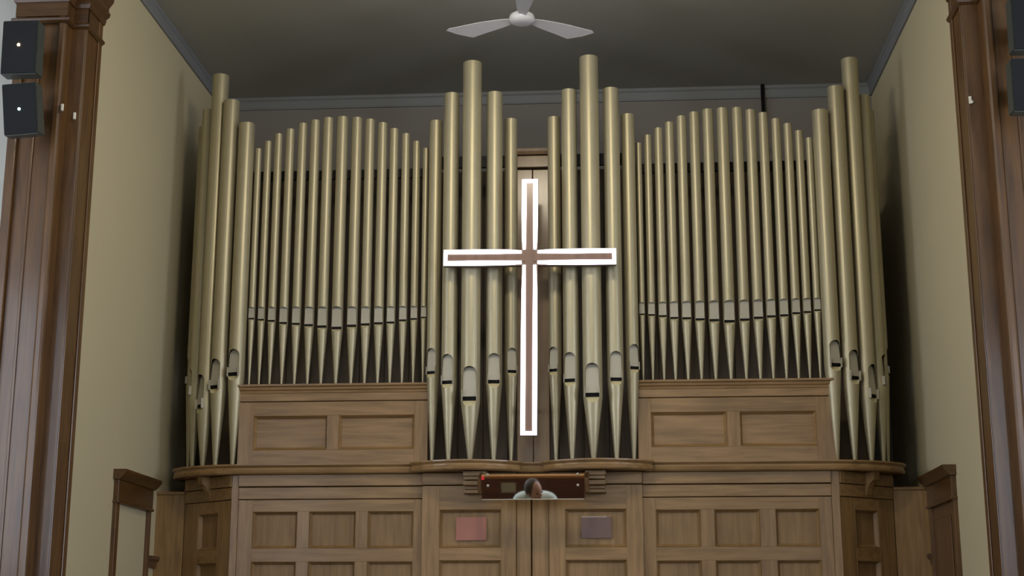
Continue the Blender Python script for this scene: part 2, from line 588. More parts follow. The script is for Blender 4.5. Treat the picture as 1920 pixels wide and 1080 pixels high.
# frieze boards over the flats
for xa, xb in ((-3.331, -1.675), (0.262, 1.900)):
    b = bmesh.new(); box(b, xa, xb, YF - 0.008, YF + 0.05, 2.781, 2.887, bev=0.004)
    obj('frieze_board', b, 'oak_h', case)
    b = bmesh.new(); box(b, xa, xb, YF - 0.028, YF + 0.05, 2.893, ZIB, bev=0.004)
    obj('frieze_board', b, 'oak_h', case)

# tower bases, a hand's breadth in front of the flats
TB = 0.05
for (xa, xb, pa, pb) in ((-1.675, -0.846, -1.519, -0.973), (-0.556, 0.262, -0.416, 0.119)):
    fr = Frame((xa, YF - TB), (xb, YF - TB))
    rows = [(a - 0.004, b + 0.006) for a, b in ROWS]
    panelled(fr, [(pa - xa, pb - xa)], rows, 0.0, xb - xa, ZP, 2.885, th=0.06)
    b = bmesh.new(); box(b, xa, xb, YF - TB - 0.018, YF + 0.05, 2.893, ZIB, bev=0.004)
    obj('frieze_board', b, 'oak_h', case)
# two upright posts between the towers
for xa, xb, yy in ((-0.846, -0.716, YF - 0.02), (-0.707, -0.556, YF - 0.012)):
    b = bmesh.new(); box(b, xa, xb, yy, YF + 0.05, ZP, ZIB, bev=0.006)
    obj('centre_post', b, 'oak_v', case)
# chamfered corners
CHL = Frame((-3.930, 13.40), (-3.395, YF))
CHR = Frame((1.972, YF), (2.50, 13.40))
for fr in (CHL, CHR):
    c0 = fr.L * (0.30 if fr is CHL else 0.26)
    c1 = fr.L * (0.74 if fr is CHL else 0.70)
    panelled(fr, [(c0, c1)], ROWS, 0.0, fr.L, ZP, 2.775)
    obj('frieze_board', fr.box(0, fr.L, -0.03, 0.006, 2.781, 2.887, 0.003), 'oak_h', case)
    obj('frieze_board', fr.box(0, fr.L, -0.03, 0.016, 2.893, ZIB, 0.003), 'oak_h', case)
    # scrolled bracket under the overhanging impost
    b = bmesh.new()
    mid = fr.L * 0.52
    prof = [(0.0, 2.80), (0.02, 2.80), (0.035, 2.86), (0.07, 2.91), (0.11, 2.93), (0.125, ZIB), (0.0, ZIB)]
    va = [b.verts.new(fr.v(mid - 0.03, o, z)) for o, z in prof]
    vb = [b.verts.new(fr.v(mid + 0.03, o, z)) for o, z in prof]
    b.faces.new(va[::-1]); b.faces.new(vb)
    for i in range(len(prof)):
        b.faces.new((va[i], va[(i + 1) % len(prof)], vb[(i + 1) % len(prof)], vb[i]))
    obj('bracket', b, 'oak_v', case)

# impost: moulded shelf, bowed under the towers and rounded at the ends


def bow(x0, x1, y0, dy, n=9):
    return [(x0 + (x1 - x0) * i / n, y0 - dy * math.sin(PI * i / n) ** 0.8) for i in range(n + 1)]


path = [(-4.03, 13.60), (-4.03, 13.34), (-3.98, 13.22), (-3.86, 13.10), (-3.70, 13.01), (-3.52, 12.95), (-3.36, 12.925), (-1.76, 12.925)]
path += [(x, y) for x, y in bow(-1.755, -0.815, 12.86, 0.20)]
path += [(-0.79, 12.93), (-0.615, 12.93)]
path += [(x, y) for x, y in bow(-0.59, 0.345, 12.86, 0.20)]
path += [(0.35, 12.925), (1.93, 12.925), (2.09, 12.95), (2.27, 13.01), (2.43, 13.10), (2.55, 13.22), (2.60, 13.34), (2.60, 13.60)]
b = bmesh.new()
sweep(b, path, [(-0.06, ZIB), (0.0, ZIB), (0.010, ZIB + 0.012), (0.014, ZIB + 0.03), (0.004, ZIB + 0.04), (0.002, ZIB + 0.055), (0.022, ZI - 0.012), (0.022, ZI), (-0.06, ZI)])
imp = obj('impost_moulding', b, 'oak_h', case)
b = bmesh.new()
inner = [(x, y + 0.045) for x, y in path[1:-1]]
prism(b, [(-3.98, 13.6)] + inner + [(2.55, 13.6)], ZIB + 0.004, ZI - 0.002)
obj('impost_shelf', b, 'oak_h', case)

# stepped corbels either side of the mirror
for xa, xb in ((-1.30, -1.09), (-0.235, -0.055)):
    b = bmesh.new()
    y = YF - TB
    box(b, xa, xb, y - 0.16, y, 2.955, ZIB, bev=0.003)
    box(b, xa + 0.006, xb - 0.006, y - 0.13, y, 2.925, 2.955, bev=0.003)
    box(b, xa, xb, y - 0.15, y, 2.875, 2.915, bev=0.004)
    box(b, xa + 0.012, xb - 0.012, y - 0.08, y, 2.845, 2.875, bev=0.003)
    box(b, xa, xb, y - 0.10, y, 2.81, 2.84, bev=0.003)
    obj('corbel', b, 'oak_h', case)

# upper case boxes behind the flats
for xa, xb, cols in ((-3.36, -1.64, ((-3.222, -2.546), (-2.445, -1.760))), (0.235, 1.965, ((0.352, 1.018), (1.130, 1.800)))):
    fr = Frame((xa, YF), (xb, YF))
    panelled(fr, [(a - xa, c - xa) for a, c in cols], [(3.221, 3.530)], 0, xb - xa, ZI, 3.655, th=0.04, mats=('oak_v', 'oak_h', 'oak_h'))
    b = bmesh.new(); box(b, xa, xb, YF - 0.010, YF + 0.03, 3.661, 3.735, bev=0.004)
    obj('upper_frieze', b, 'oak_h', case)
    b = bmesh.new()
    sweep(b, [(xa, YF), (xb, YF)], [(-0.20, 3.735), (0.014, 3.735), (0.018, 3.755), (0.030, 3.765), (0.034, 3.785), (0.05, 3.795), (0.052, 3.812), (-0.20, 3.812)])
    obj('upper_cornice', b, 'oak_h', case)

# centre post behind the cross, with a small cornice
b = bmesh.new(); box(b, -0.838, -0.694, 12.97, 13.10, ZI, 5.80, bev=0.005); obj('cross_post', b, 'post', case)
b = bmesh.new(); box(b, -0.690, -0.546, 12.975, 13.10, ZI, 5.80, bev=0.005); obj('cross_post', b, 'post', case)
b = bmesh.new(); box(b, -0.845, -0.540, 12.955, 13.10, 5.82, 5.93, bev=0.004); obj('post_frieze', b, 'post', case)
b = bmesh.new()
sweep(b, [(-0.85, 13.10), (-0.85, 12.95), (-0.535, 12.95), (-0.535, 13.10)], [(-0.05, 5.94), (0.01, 5.94), (0.03, 5.965), (0.035, 5.99), (-0.05, 5.99)])
obj('post_cornice', b, 'post', case)
# black rails holding the pipes upright
for xa, xb, yy, za, zb in ((-3.50, -1.66, 13.125, 5.800, 5.885), (0.25, 2.05, 13.125, 5.800, 5.885), (-1.66, -0.85, 13.05, 5.86, 5.97), (-0.53, 0.25, 13.05, 5.86, 5.97)):
    b = bmesh.new(); box(b, xa, xb, yy, yy + 0.04, za, zb); obj('pipe_rail', b, 'rack', case)
# boarded swell box behind the pipes, widened to shade the gaps at the side walls
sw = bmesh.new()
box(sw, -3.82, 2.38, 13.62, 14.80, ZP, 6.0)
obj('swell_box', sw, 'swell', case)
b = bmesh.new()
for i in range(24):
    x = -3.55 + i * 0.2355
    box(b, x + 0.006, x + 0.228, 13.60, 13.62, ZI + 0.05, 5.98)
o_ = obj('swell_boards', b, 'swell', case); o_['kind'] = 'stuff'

# low screens closing the gaps to the side walls
for nm, xa, xb in (('left', XL, -3.935), ('right', 2.505, XR)):
    t = thing('side_screen', 'low plain oak screen between organ case and %s wall' % nm, 'screen', ((xa + xb) / 2, 13.42, ZP), group='low screens beside the organ')
    b = bmesh.new(); box(b, xa, xb, 13.40, 13.43, ZP, 2.865, bev=0.002); obj('board', b, 'oak_v', t)
    b = bmesh.new(); box(b, xa, xb, 13.385, 13.45, 2.865, 2.893, bev=0.005); obj('cap_rail', b, 'oak_h', t)

# ------------------------------------------------------------------ organ pipes
NSEG = 32


def make_pipe(label, group, cx, slot_y, arch_y, top_y, w, Y, face, zfoot, ha_deg, ears=False):
    p = at(cx, slot_y, Y)
    r = 0.5 * w * px_size(p)
    zs = at(cx, slot_y, Y - r).z - zfoot
    za = at(cx, arch_y, Y - r).z - zfoot
    ztop = at(cx, top_y, Y - r).z - zfoot
    ha = math.radians(ha_deg)
    t = thing('organ_pipe', label, 'organ pipe', (p.x, Y, zfoot), math.radians(face), group)
    sh = 0.20 * 2 * r                      # height of the slot
    zs0, zs1 = zs - sh * 0.5, zs + sh * 0.5
    d = r * math.cos(ha)
    hw = r * math.sin(ha)
    rise = min(hw * (0.85 if ears else 0.42), (za - zs1) * 0.35)
    # mouth towards -Y: angle a measured from -Y
    P = lambda a, rr, z: (rr * math.sin(a), -rr * math.cos(a), z)
    back = [ha + (2 * PI - 2 * ha) * i / (NSEG - 10) for i in range(NSEG - 9)]
    front = [-ha + 2 * ha * i / 10 for i in range(11)]
    arch = lambda a: math.sqrt(max(0.0, 1 - (math.sin(a) / math.sin(ha)) ** 2))
    th = max(0.0015, 0.035 * r)
    ri = r - th
    # body
    bm = bmesh.new()
    for ang, low in ((back, lambda a: zs0), (front, lambda a: za - rise + rise * arch(a))):
        prev = None
        for a in ang:
            col = [bm.verts.new(P(a, r, low(a))), bm.verts.new(P(a, r, ztop)), bm.verts.new(P(a, ri, ztop)), bm.verts.new(P(a, ri, low(a)))]
            if prev:
                for k in range(3):
                    bm.faces.new((prev[k], col[k], col[k + 1], prev[k + 1]))
                bm.faces.new((prev[3], col[3], col[0], prev[0]))
            prev = col
    bmesh.ops.remove_doubles(bm, verts=bm.verts[:], dist=1e-5)
    for e_ in bm.edges:                     # crisp rims, so the wall shades as a true cylinder
        if len(e_.link_faces) == 2 and e_.calc_face_angle(0) > 0.7:
            e_.smooth = False
    o = obj('body', bm, 'pipe', t, smooth=True, world_coords=False)
    # upper lip, a flat leaf sunk behind the arch
    bm = bmesh.new()
    dd = d - th * 0.3
    pts = [(-hw, zs1), (hw, zs1), (hw, za - rise)]
    pts += [(hw * math.cos(PI * i / 12), za - rise + (rise + 0.004) * math.sin(PI * i / 12)) for i in range(1, 12)]
    pts += [(-hw, za - rise)]
    lean = (0.28 if ears else 0.15) * r
    f1 = [bm.verts.new((x * 0.995, -(dd - lean * (z - zs1) / max(1e-4, za - zs1)), z)) for x, z in pts]
    f2 = [bm.verts.new((x * 0.995, -(dd - lean * (z - zs1) / max(1e-4, za - zs1) - 0.002), z)) for x, z in pts]
    bm.faces.new(f1); bm.faces.new(f2[::-1])
    for i in range(len(pts)):
        j = (i + 1) % len(pts)
        bm.faces.new((f1[i], f1[j], f2[j], f2[i]))
    obj('upper_lip', bm, 'lip', t, world_coords=False)
    # windway, a black plate painted for the shade inside the slot
    bm = bmesh.new()
    box(bm, -hw * 0.97, hw * 0.97, -(d - 0.35 * r), -(d - 0.35 * r) + 0.002, zs0 - 0.2 * sh, zs1 + 0.2 * sh)
    obj('windway_shade', bm, 'black', t, world_coords=False)
    # foot, a cone with a pressed lower lip
    tip = max(0.25 * r, 0.0085)
    R = lambda z: tip + (r - tip) * z / zs0
    zmid = 0.6 * zs0
    lipd = min(hw * (0.85 if ears else 0.6), 0.22 * zs0)
    bm = bmesh.new()
    for ang, top in ((back, lambda a: zs0), (front, lambda a: zs0 - lipd * arch(a) ** 0.9)):
        prev = None
        for a in ang:
            zt_ = top(a)
            col = [bm.verts.new(P(a, tip * 0.9, 0)), bm.verts.new(P(a, tip, 0.006)), bm.verts.new(P(a, R(zmid), zmid)), bm.verts.new(P(a, R(zt_), zt_))]
            if prev:
                for k in range(3):
                    bm.faces.new((prev[k], col[k], col[k + 1], prev[k + 1]))
            prev = col
    bmesh.ops.remove_doubles(bm, verts=bm.verts[:], dist=1e-5)
    obj('foot', bm, 'pipe', t, smooth=True, world_coords=False)
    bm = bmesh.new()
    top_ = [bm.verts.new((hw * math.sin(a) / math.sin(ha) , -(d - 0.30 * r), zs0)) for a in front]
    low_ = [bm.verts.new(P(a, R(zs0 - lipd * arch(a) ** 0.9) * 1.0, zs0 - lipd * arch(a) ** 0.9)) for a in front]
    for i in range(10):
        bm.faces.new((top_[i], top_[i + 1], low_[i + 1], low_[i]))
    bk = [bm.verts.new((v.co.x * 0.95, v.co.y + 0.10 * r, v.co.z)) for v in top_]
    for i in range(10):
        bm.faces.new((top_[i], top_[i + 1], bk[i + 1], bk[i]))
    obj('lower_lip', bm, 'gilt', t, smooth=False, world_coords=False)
    if ears:
        for s in (-1, 1):
            bm = bmesh.new()
            x0, x1 = sorted((s * hw, s * (hw + 0.003)))
            box(bm, x0, x1, -(d + 0.30 * r), -(d - 0.05 * r), zs0 - 0.10 * r, zs1 + 0.65 * r)
            obj('ear', bm, 'lip', t, world_coords=False)
    return t


ORD = ['first', 'second', 'third', 'fourth', 'fifth', 'sixth', 'seventh', 'eighth', 'ninth', 'tenth', 'eleventh', 'twelfth', 'thirteenth', 'fourteenth', 'fifteenth']
LF = [(471.8, 596.5, 278, 13), (490, 598.5, 264, 14), (509.6, 600.5, 250, 15.5), (531.7, 604.5, 241, 17), (555.5, 606, 230, 17.5), (579.5, 608.5, 224, 18.5),
      (604.5, 611, 219.5, 20), (632, 613.5, 217.5, 22), (660.2, 609.5, 219, 20.5), (685.5, 607, 222.5, 19), (710, 605, 229, 18.5), (732.7, 603.5, 240, 17), (755.5, 599.5, 249.5, 16), (776.3, 597, 264, 14.5), (794.5, 594.5, 277, 12)]
RF = [(1203.7, 588.5, 267, 12), (1221.7, 589.5, 252, 14.5), (1242.5, 591.5, 238.5, 16.5), (1264, 595, 227.5, 17.5), (1287.5, 595.5, 216, 19), (1312.5, 597.5, 208.5, 19.5),
      (1339, 599, 203, 21), (1367.5, 601, 200.5, 22.5), (1395.8, 598, 200, 20.5), (1421.7, 594.5, 204, 20), (1445.8, 592, 209.5, 18.5), (1470, 590, 221, 18), (1492.5, 586, 230, 17), (1513.3, 584, 243.5, 16), (1532.5, 580.5, 257, 14)]
for side, rows, ay0, ay1 in (('left', LF, 575.5, 573.5), ('right', RF, 567, 558)):
    for i, (cx, sy, ty, w) in enumerate(rows):
        extra = {0: 'shortest gilt pipe at the outer end' if side == 'left' else 'shortest gilt pipe at the inner end', 7: 'widest gilt pipe at the middle', 14: 'last gilt pipe at the inner end' if side == 'left' else 'last gilt pipe at the outer end'}
        if i in extra:
            lab = '%s of the %s flat of fifteen' % (extra[i], side)
        else:
            lab = '%s gilt pipe from the left in the %s flat of fifteen small pipes' % (ORD[i], side)
        make_pipe(lab, 'small gilt pipes in the %s flat' % side, cx, sy, ay0 + (ay1 - ay0) * i / 14, ty, w, 13.055, 0, 3.812, 60)

LT = [(812, 697.4, 652.7, 224.5, 25, 12.93, -17), (842, 715.5, 663.5, 172.5, 29.5, 12.80, -12), (882, 746, 686, 112.5, 37, 12.745, -2), (926, 714.5, 662, 170.5, 31, 12.80, 4), (958, 695.5, 652, 221, 24.5, 12.93, 16)]
RT = [(1041.7, 693, 650, 217.5, 25, 12.93, -22), (1071.6, 712, 660, 165.5, 30, 12.80, -14), (1111.7, 739, 680, 102, 37, 12.745, -3), (1154, 710, 658, 162.5, 31, 12.80, 6), (1185.6, 688.5, 645, 212, 26, 12.93, 22)]
TN = ['outermost', 'second', 'tallest middle', 'fourth', 'innermost']
for side, rows in (('left', LT), ('right', RT)):
    for i, (cx, sy, ay, ty, w, Y, fa) in enumerate(rows):
        if side == 'left':
            lab = ['leftmost large gilt pipe of the left tower beside the cross', 'large gilt pipe second from left in the left tower', 'tallest and widest gilt pipe of the left tower', 'large gilt pipe second from right in the left tower', 'rightmost gilt pipe of the left tower, next to the cross shaft'][i]
        else:
            lab = ['leftmost gilt pipe of the right tower, next to the cross shaft', 'large gilt pipe second from left in the right tower', 'tallest and widest gilt pipe of the right tower', 'large gilt pipe second from right in the right tower', 'rightmost large gilt pipe of the right tower'][i]
        make_pipe(lab, 'large gilt pipes in the %s tower' % side, cx, sy, ay, ty, w, Y, fa, ZI, 46, ears=True)

LK = [(443, 700, 654, 228.5, 31, 13.02, -16), (410, 724, 672, 186, 31.5, 13.07, -27), (385, 760, 701, 138, 32, 13.15, -45), (367.5, 735, 690, 204, 28, 13.28, -72), (361, 715, 668, 236, 24, 13.43, -88)]
RK = [(1561, 682.6, 637, 203, 31, 13.02, 22), (1595, 707, 655, 158.5, 31.5, 13.07, 32), (1627.5, 741, 682, 105.5, 32, 13.15, 45), (1648, 717, 663, 176, 28, 13.28, 66), (1655, 696, 650, 205, 24, 13.43, 88)]
KN = ['the flat', 'the nearest to the flat', 'the tallest', 'fourth', 'last']
for side, rows in (('left', LK), ('right', RK)):
    for i, (cx, sy, ay, ty, w, Y, fa) in enumerate(rows):
        lab = ['large gilt pipe of the %s end cluster, next to the small pipes',
               'second gilt pipe outward in the %s end cluster',
               'tallest gilt pipe of the %s end cluster',
               'fourth gilt pipe outward in the %s end cluster, half hidden and facing the wall',
               'rearmost gilt pipe of the %s end cluster, a dim sliver by the dark gap'][i] % side
        make_pipe(lab, 'large gilt pipes in the %s end cluster' % side, cx, sy, ay, ty, w, Y, fa, ZI, 46, ears=True)

# ------------------------------------------------------------------ lit cross
c0 = at(993.0, 482.6, 12.56)
cross = thing('lit_cross', 'wooden cross outlined in bright white light tubes before the pipes', 'cross', c0)
k = px_size(c0) * 1.004
HW, TOP, BOT, ARM = 15.0 * k, 151.5 * k, -333.5 * k, 161.0 * k


def cross_pts(hw, top, bot, arm):
    return [(-hw, top), (hw, top), (hw, hw), (arm, hw), (arm, -hw), (hw, -hw), (hw, bot), (-hw, bot), (-hw, -hw), (-arm, -hw), (-arm, hw), (-hw, hw)]


def cross_prism(bm, pts, y0, y1):
    a = [bm.verts.new((x, y0, z)) for x, z in pts]
    b_ = [bm.verts.new((x, y1, z)) for x, z in pts]
    bm.faces.new(a); bm.faces.new(b_[::-1])
    for i in range(len(pts)):
        j = (i + 1) % len(pts)
        bm.faces.new((a[i], a[j], b_[j], b_[i]))


bm = bmesh.new(); cross_prism(bm, cross_pts(HW, TOP, BOT, ARM), 0.0, 0.065)
obj('body', bm, 'cross_side', cross, world_coords=False)
IN = 7.0 * k
bm = bmesh.new(); cross_prism(bm, cross_pts(HW - IN, TOP - IN, BOT + IN, ARM - IN), -0.012, 0.0)
obj('face_board', bm, 'cross_face', cross, world_coords=False)
# tube runs round the edge; the glow's bulge and taper are shaped into it
outer = cross_pts(HW, TOP, BOT, ARM)
bm = bmesh.new()
n = len(outer)
w_full = 8.2 * k


def taper(bm_, pts):
    a = [bm_.verts.new((x, -0.018, z)) for x, z in pts]
    b_ = [bm_.verts.new((x, -0.001, z)) for x, z in pts]
    bm_.faces.new(a); bm_.faces.new(b_[::-1])
    for i in range(len(pts)):
        j = (i + 1) % len(pts)
        bm_.faces.new((a[i], a[j], b_[j], b_[i]))


tubes = []


def long_tube(axis, side, a, b_, wa, wb):
    """one straight tube along an edge; wa, wb widths at either end, full in the middle"""
    bm_ = bmesh.new()
    e = side * HW
    q = []
    for tt, o_, i_ in ((0, 0, 0.0), (0.10, 0, 0.2), (0.5, -0.25, 0.6), (0.85, 0.5, 0.0), (1, 2.4, -0.3)):
        q.append((a + (b_ - a) * tt, e - side * o_ * k, e - side * (w_full + i_ * k)))
    o1 = [(p, o_) for p, o_, _ in q]
    i1 = [(p, i_) for p, _, i_ in q][::-1]
    pts = o1 + i1
    if axis == 'z':
        pts = [(y, x) for x, y in pts]
    taper(bm_, pts)
    obj('light_tube', bm_, 'tube', cross, world_coords=False)


we = 7.4 * k
for s in (-1, 1):
    long_tube('z', s, TOP, HW, we, 4.6 * k)
    long_tube('z', s, BOT, -HW, we, 4.6 * k)
    long_tube('x', s, ARM, HW, we * 0.95, 4.6 * k)
    long_tube('x', s, -ARM, -HW, we * 0.95, 4.6 * k)
for (xa, xb, za, zb) in ((-HW + we, HW - we, TOP - 7 * k, TOP), (-HW + we, HW - we, BOT, BOT + 7 * k), (ARM - 7 * k, ARM, -HW + we, HW - we), (-ARM, -ARM + 7 * k, -HW + we, HW - we)):
    bm = bmesh.new(); box(bm, xa, xb, -0.018, -0.001, za, zb)
    obj('light_tube', bm, 'tube', cross, world_coords=False)
bm = bmesh.new(); box(bm, -0.03, 0.03, 0.065, 0.41, -0.02, 0.02); box(bm, -0.03, 0.03, 0.065, 0.41, BOT + 0.25, BOT + 0.29)
obj('wall_bracket', bm, 'metal', cross, world_coords=False)
cross.rotation_euler = (0, math.radians(0.45), 0)
cross.location = c0

# ------------------------------------------------------------------ organist's mirror
ZM = (2.942 + 2.728) / 2
mc = Vector((-0.675, 12.56, ZM))
TILT = math.radians(17.1)
mt = thing('organist_mirror', 'long framed mirror under the cross reflecting the organist', 'mirror', mc)
mt.rotation_euler = (TILT, 0, 0)
MW, MH = 0.437, 0.106
bm = bmesh.new(); box(bm, -MW, MW, -0.004, 0.0, -MH, MH)
obj('glass', bm, 'mirror', mt, world_coords=False)
bm = bmesh.new(); box(bm, -MW - 0.004, MW + 0.004, 0.0, 0.02, -MH - 0.004, MH + 0.004, bev=0.002)
obj('backing_board', bm, 'dark_h', mt, world_coords=False)
bm = bmesh.new(); box(bm, -MW, MW, -0.007, 0.004, -MH - 0.006, -MH, bev=0.001)
obj('bottom_channel', bm, 'chrome', mt, world_coords=False)
for x, z in ((-0.385, MH), (0.383, MH), (-0.385, 0.01), (0.383, 0.01)):
    bm = bmesh.new(); box(bm, x - 0.011, x + 0.011, -0.012, 0.0, z - 0.010, z + 0.010, bev=0.004)
    obj('clip', bm, 'chrome', mt, world_coords=False)
bm = bmesh.new(); box(bm, -MW - 0.002, -MW + 0.022, -0.012, -0.004, MH - 0.045, MH - 0.012, bev=0.003)
obj('tag', bm, 'red', mt, world_coords=False, label='small red tag on the mirror corner')
for s in (-1, 1):
    bm = bmesh.new(); box(bm, s * 0.46 - 0.014, s * 0.46 + 0.014, 0.0, 0.36, -0.05, 0.07, bev=0.003)
    obj('bracket', bm, 'dark_v', mt, world_coords=False)

# papers on the tower panels
fy = YF - TB + 0.020
for cx, cy, w, h, mat, lab in ((883.5, 991.5, 57, 43, 'pink', 'faded red paper sheet on the panel left of centre'), (1118.5, 989, 56, 39, 'purple', 'dark plum paper sheet on the panel right of centre')):
    p = at(cx, cy, fy - 0.003)
    kk = px_size(p)
    t = thing('paper_notice', lab, 'notice', p)
    bm = bmesh.new()
    n = 6
    for i in range(n):                              # a slightly cockled sheet
        x0, x1 = -w * kk / 2 + w * kk * i / n, -w * kk / 2 + w * kk * (i + 1) / n
        y0, y1 = -0.002 * math.sin(i * 1.3) ** 2, -0.002 * math.sin((i + 1) * 1.3) ** 2
        q = [bm.verts.new(v) for v in ((x0, y0, -h * kk / 2), (x1, y1, -h * kk / 2), (x1, y1, h * kk / 2), (x0, y0, h * kk / 2))]
        q2 = [bm.verts.new((v.co.x, v.co.y + 0.001, v.co.z)) for v in q]
        bm.faces.new(q); bm.faces.new(q2[::-1])
        bm.faces.new((q[0], q[1], q2[1], q2[0])); bm.faces.new((q[2], q[3], q2[3], q2[2]))
    obj('sheet', bm, mat, t, world_coords=False)
    if mat == 'purple':  # highlight on the top edge put in as a pale strip
        bm = bmesh.new(); box(bm, -w * kk / 2, w * kk * 0.35, -0.004, -0.002, h * kk / 2 - 0.004, h * kk / 2 + 0.006)
        obj('top_highlight', bm, 'pale', t, world_coords=False, label='pale strip for the highlight along the top edge')

# ------------------------------------------------------------------ conduit on the back wall
p = at(1430.5, 190, YB - 0.06)
b = bmesh.new(); lathe(b, [(0.020, 5.4), (0.020, ZC)], 12, p.x, YB - 0.06)
t = thing('conduit', 'thin dark vertical conduit on the back wall above the right flat', 'pipe', (p.x, YB - 0.06, 5.4))
obj('tube', b, 'metal', t, smooth=True)
b = bmesh.new(); box(b, p.x - 0.03, p.x + 0.03, YB - 0.085, YB, 6.6, 6.63); obj('strap', b, 'metal', t)

# ------------------------------------------------------------------ loudspeakers


def speaker(label, px0, px1, pside, py0, py1, Y, rotz, tilt, roll, spot, side):
    a = at(px0, py0, Y)
    b_ = at(px1, py1, Y)
    w, h = (b_.x - a.x), (a.z - b_.z)
    t = thing('loudspeaker', label, 'speaker', ((a.x + b_.x) / 2, Y, (a.z + b_.z) / 2), group='small black loudspeakers on the arch')
    t.rotation_euler = (tilt, roll, rotz)
    W, H, D = w / 2, h / 2, 0.20
    bm = bmesh.new()
    # trapezoid cabinet: wide at the front, narrow at the back, sloping top and bottom
    fr = [bm.verts.new(v) for v in ((-W, 0, -H), (W, 0, -H), (W, 0, H), (-W, 0, H))]
    md = [bm.verts.new(v) for v in ((-W, 0.13, -H), (W, 0.13, -H), (W, 0.13, H), (-W, 0.13, H))]
    bk = [bm.verts.new(v) for v in ((-W * 0.7, D, -H * 0.7), (W * 0.7, D, -H * 0.7), (W * 0.7, D, H * 0.85), (-W * 0.7, D, H * 0.85))]
    bm.faces.new(fr[::-1]); bm.faces.new(bk)
    for p_, q_ in ((fr, md), (md, bk)):
        for i in range(4):
            bm.faces.new((p_[i], p_[(i + 1) % 4], q_[(i + 1) % 4], q_[i]))
    bmesh.ops.bevel(bm, geom=bm.edges[:], offset=0.008, segments=2, affect='EDGES')
    obj('cabinet', bm, 'cabinet', t, world_coords=False)
    bm = bmesh.new(); box(bm, -W + 0.006, W - 0.006, -0.008, 0.001, -H + 0.006, H - 0.006, bev=0.004)
    obj('grille', bm, 'grille', t, world_coords=False)
    if spot:  # small glowing ball at the middle of the grille
        bm = bmesh.new()
        bmesh.ops.create_uvsphere(bm, u_segments=10, v_segments=6, radius=0.011, matrix=Matrix.Translation((-W * 0.02, -0.010, -H * 0.02 + (0.02 if spot == 'spot_warm' else -0.0))))
        obj('glowing_spot', bm, spot, t, world_coords=False)
    bm = bmesh.new()
    box(bm, -0.03, 0.03, D - 0.01, D + 0.12, -0.03, 0.03, bev=0.004)
    box(bm, -0.05, 0.05, D + 0.09, D + 0.10, -0.07, 0.07, bev=0.002)
    obj('bracket', bm, 'metal', t, world_coords=False)
    return t


speaker('upper black loudspeaker on the left pilaster with a warm glowing spot', 7, 66, 82, 40, 137, 10.20, 0.0, math.radians(3), 0.0, 'spot_warm', -1)
speaker('lower black loudspeaker on the left pilaster with a greenish glowing spot', 9, 66, 83, 158, 250, 10.20, 0.0, math.radians(8), math.radians(-4.0), 'spot_green', -1)
speaker('upper black loudspeaker on the right pilaster at the picture edge', 1893, 1952, 1883, -6, 92, 10.20, 0.0, math.radians(3), 0.0, None, 1)
speaker('lower black loudspeaker on the right pilaster at the picture edge', 1893, 1952, 1887, 110, 207, 10.20, 0.0, math.radians(3), 0.0, None, 1)

# ------------------------------------------------------------------ ceiling fan
fc = at(978.5, 36, 12.0)
fan = thing('ceiling_fan', 'white three-bladed ceiling fan hanging before the organ', 'fan', (fc.x, 12.0, fc.z))
b = bmesh.new(); lathe(b, [(0.0, -0.045), (0.05, -0.045), (0.085, -0.038), (0.11, -0.02), (0.115, 0.0), (0.108, 0.03), (0.08, 0.05), (0.03, 0.06), (0.0, 0.06)], 32)
obj('motor_housing', b, 'white_metal', fan, smooth=True, world_coords=False)
b = bmesh.new(); lathe(b, [(0.013, 0.05), (0.013, ZC - fc.z)], 12)
obj('downrod', b, 'white_metal', fan, smooth=True, world_coords=False)
b = bmesh.new(); lathe(b, [(0.02, ZC - fc.z - 0.09), (0.06, ZC - fc.z - 0.03), (0.065, ZC - fc.z)], 20)
obj('canopy', b, 'white_metal', fan, smooth=True, world_coords=False)
for az, fl_ in ((35, 1), (157, -1), (275, 1)):
    bm = bmesh.new()
    out = [(0.10, -0.030), (0.10, 0.030), (0.20, 0.050), (0.42, 0.080), (0.54, 0.100), (0.66, 0.020), (0.73, -0.050), (0.70, -0.066), (0.40, -0.066), (0.20, -0.050)]
    out = [(x, y * fl_) for x, y in out]
    if fl_ < 0:
        out = out[::-1]
    a_ = [bm.verts.new((x, y, -0.30 * y * fl_ + 0.004)) for x, y in out]
    c_ = [bm.verts.new((x, y, -0.30 * y * fl_ - 0.002)) for x, y in out]
    bm.faces.new(a_); bm.faces.new(c_[::-1])
    for i in range(len(out)):
        j = (i + 1) % len(out)
        bm.faces.new((a_[i], a_[j], c_[j], c_[i]))
    bmesh.ops.rotate(bm, verts=bm.verts[:], cent=(0, 0, 0), matrix=Matrix.Rotation(math.radians(az), 3, 'Z'))
    obj('blade', bm, 'fan', fan, world_coords=False)

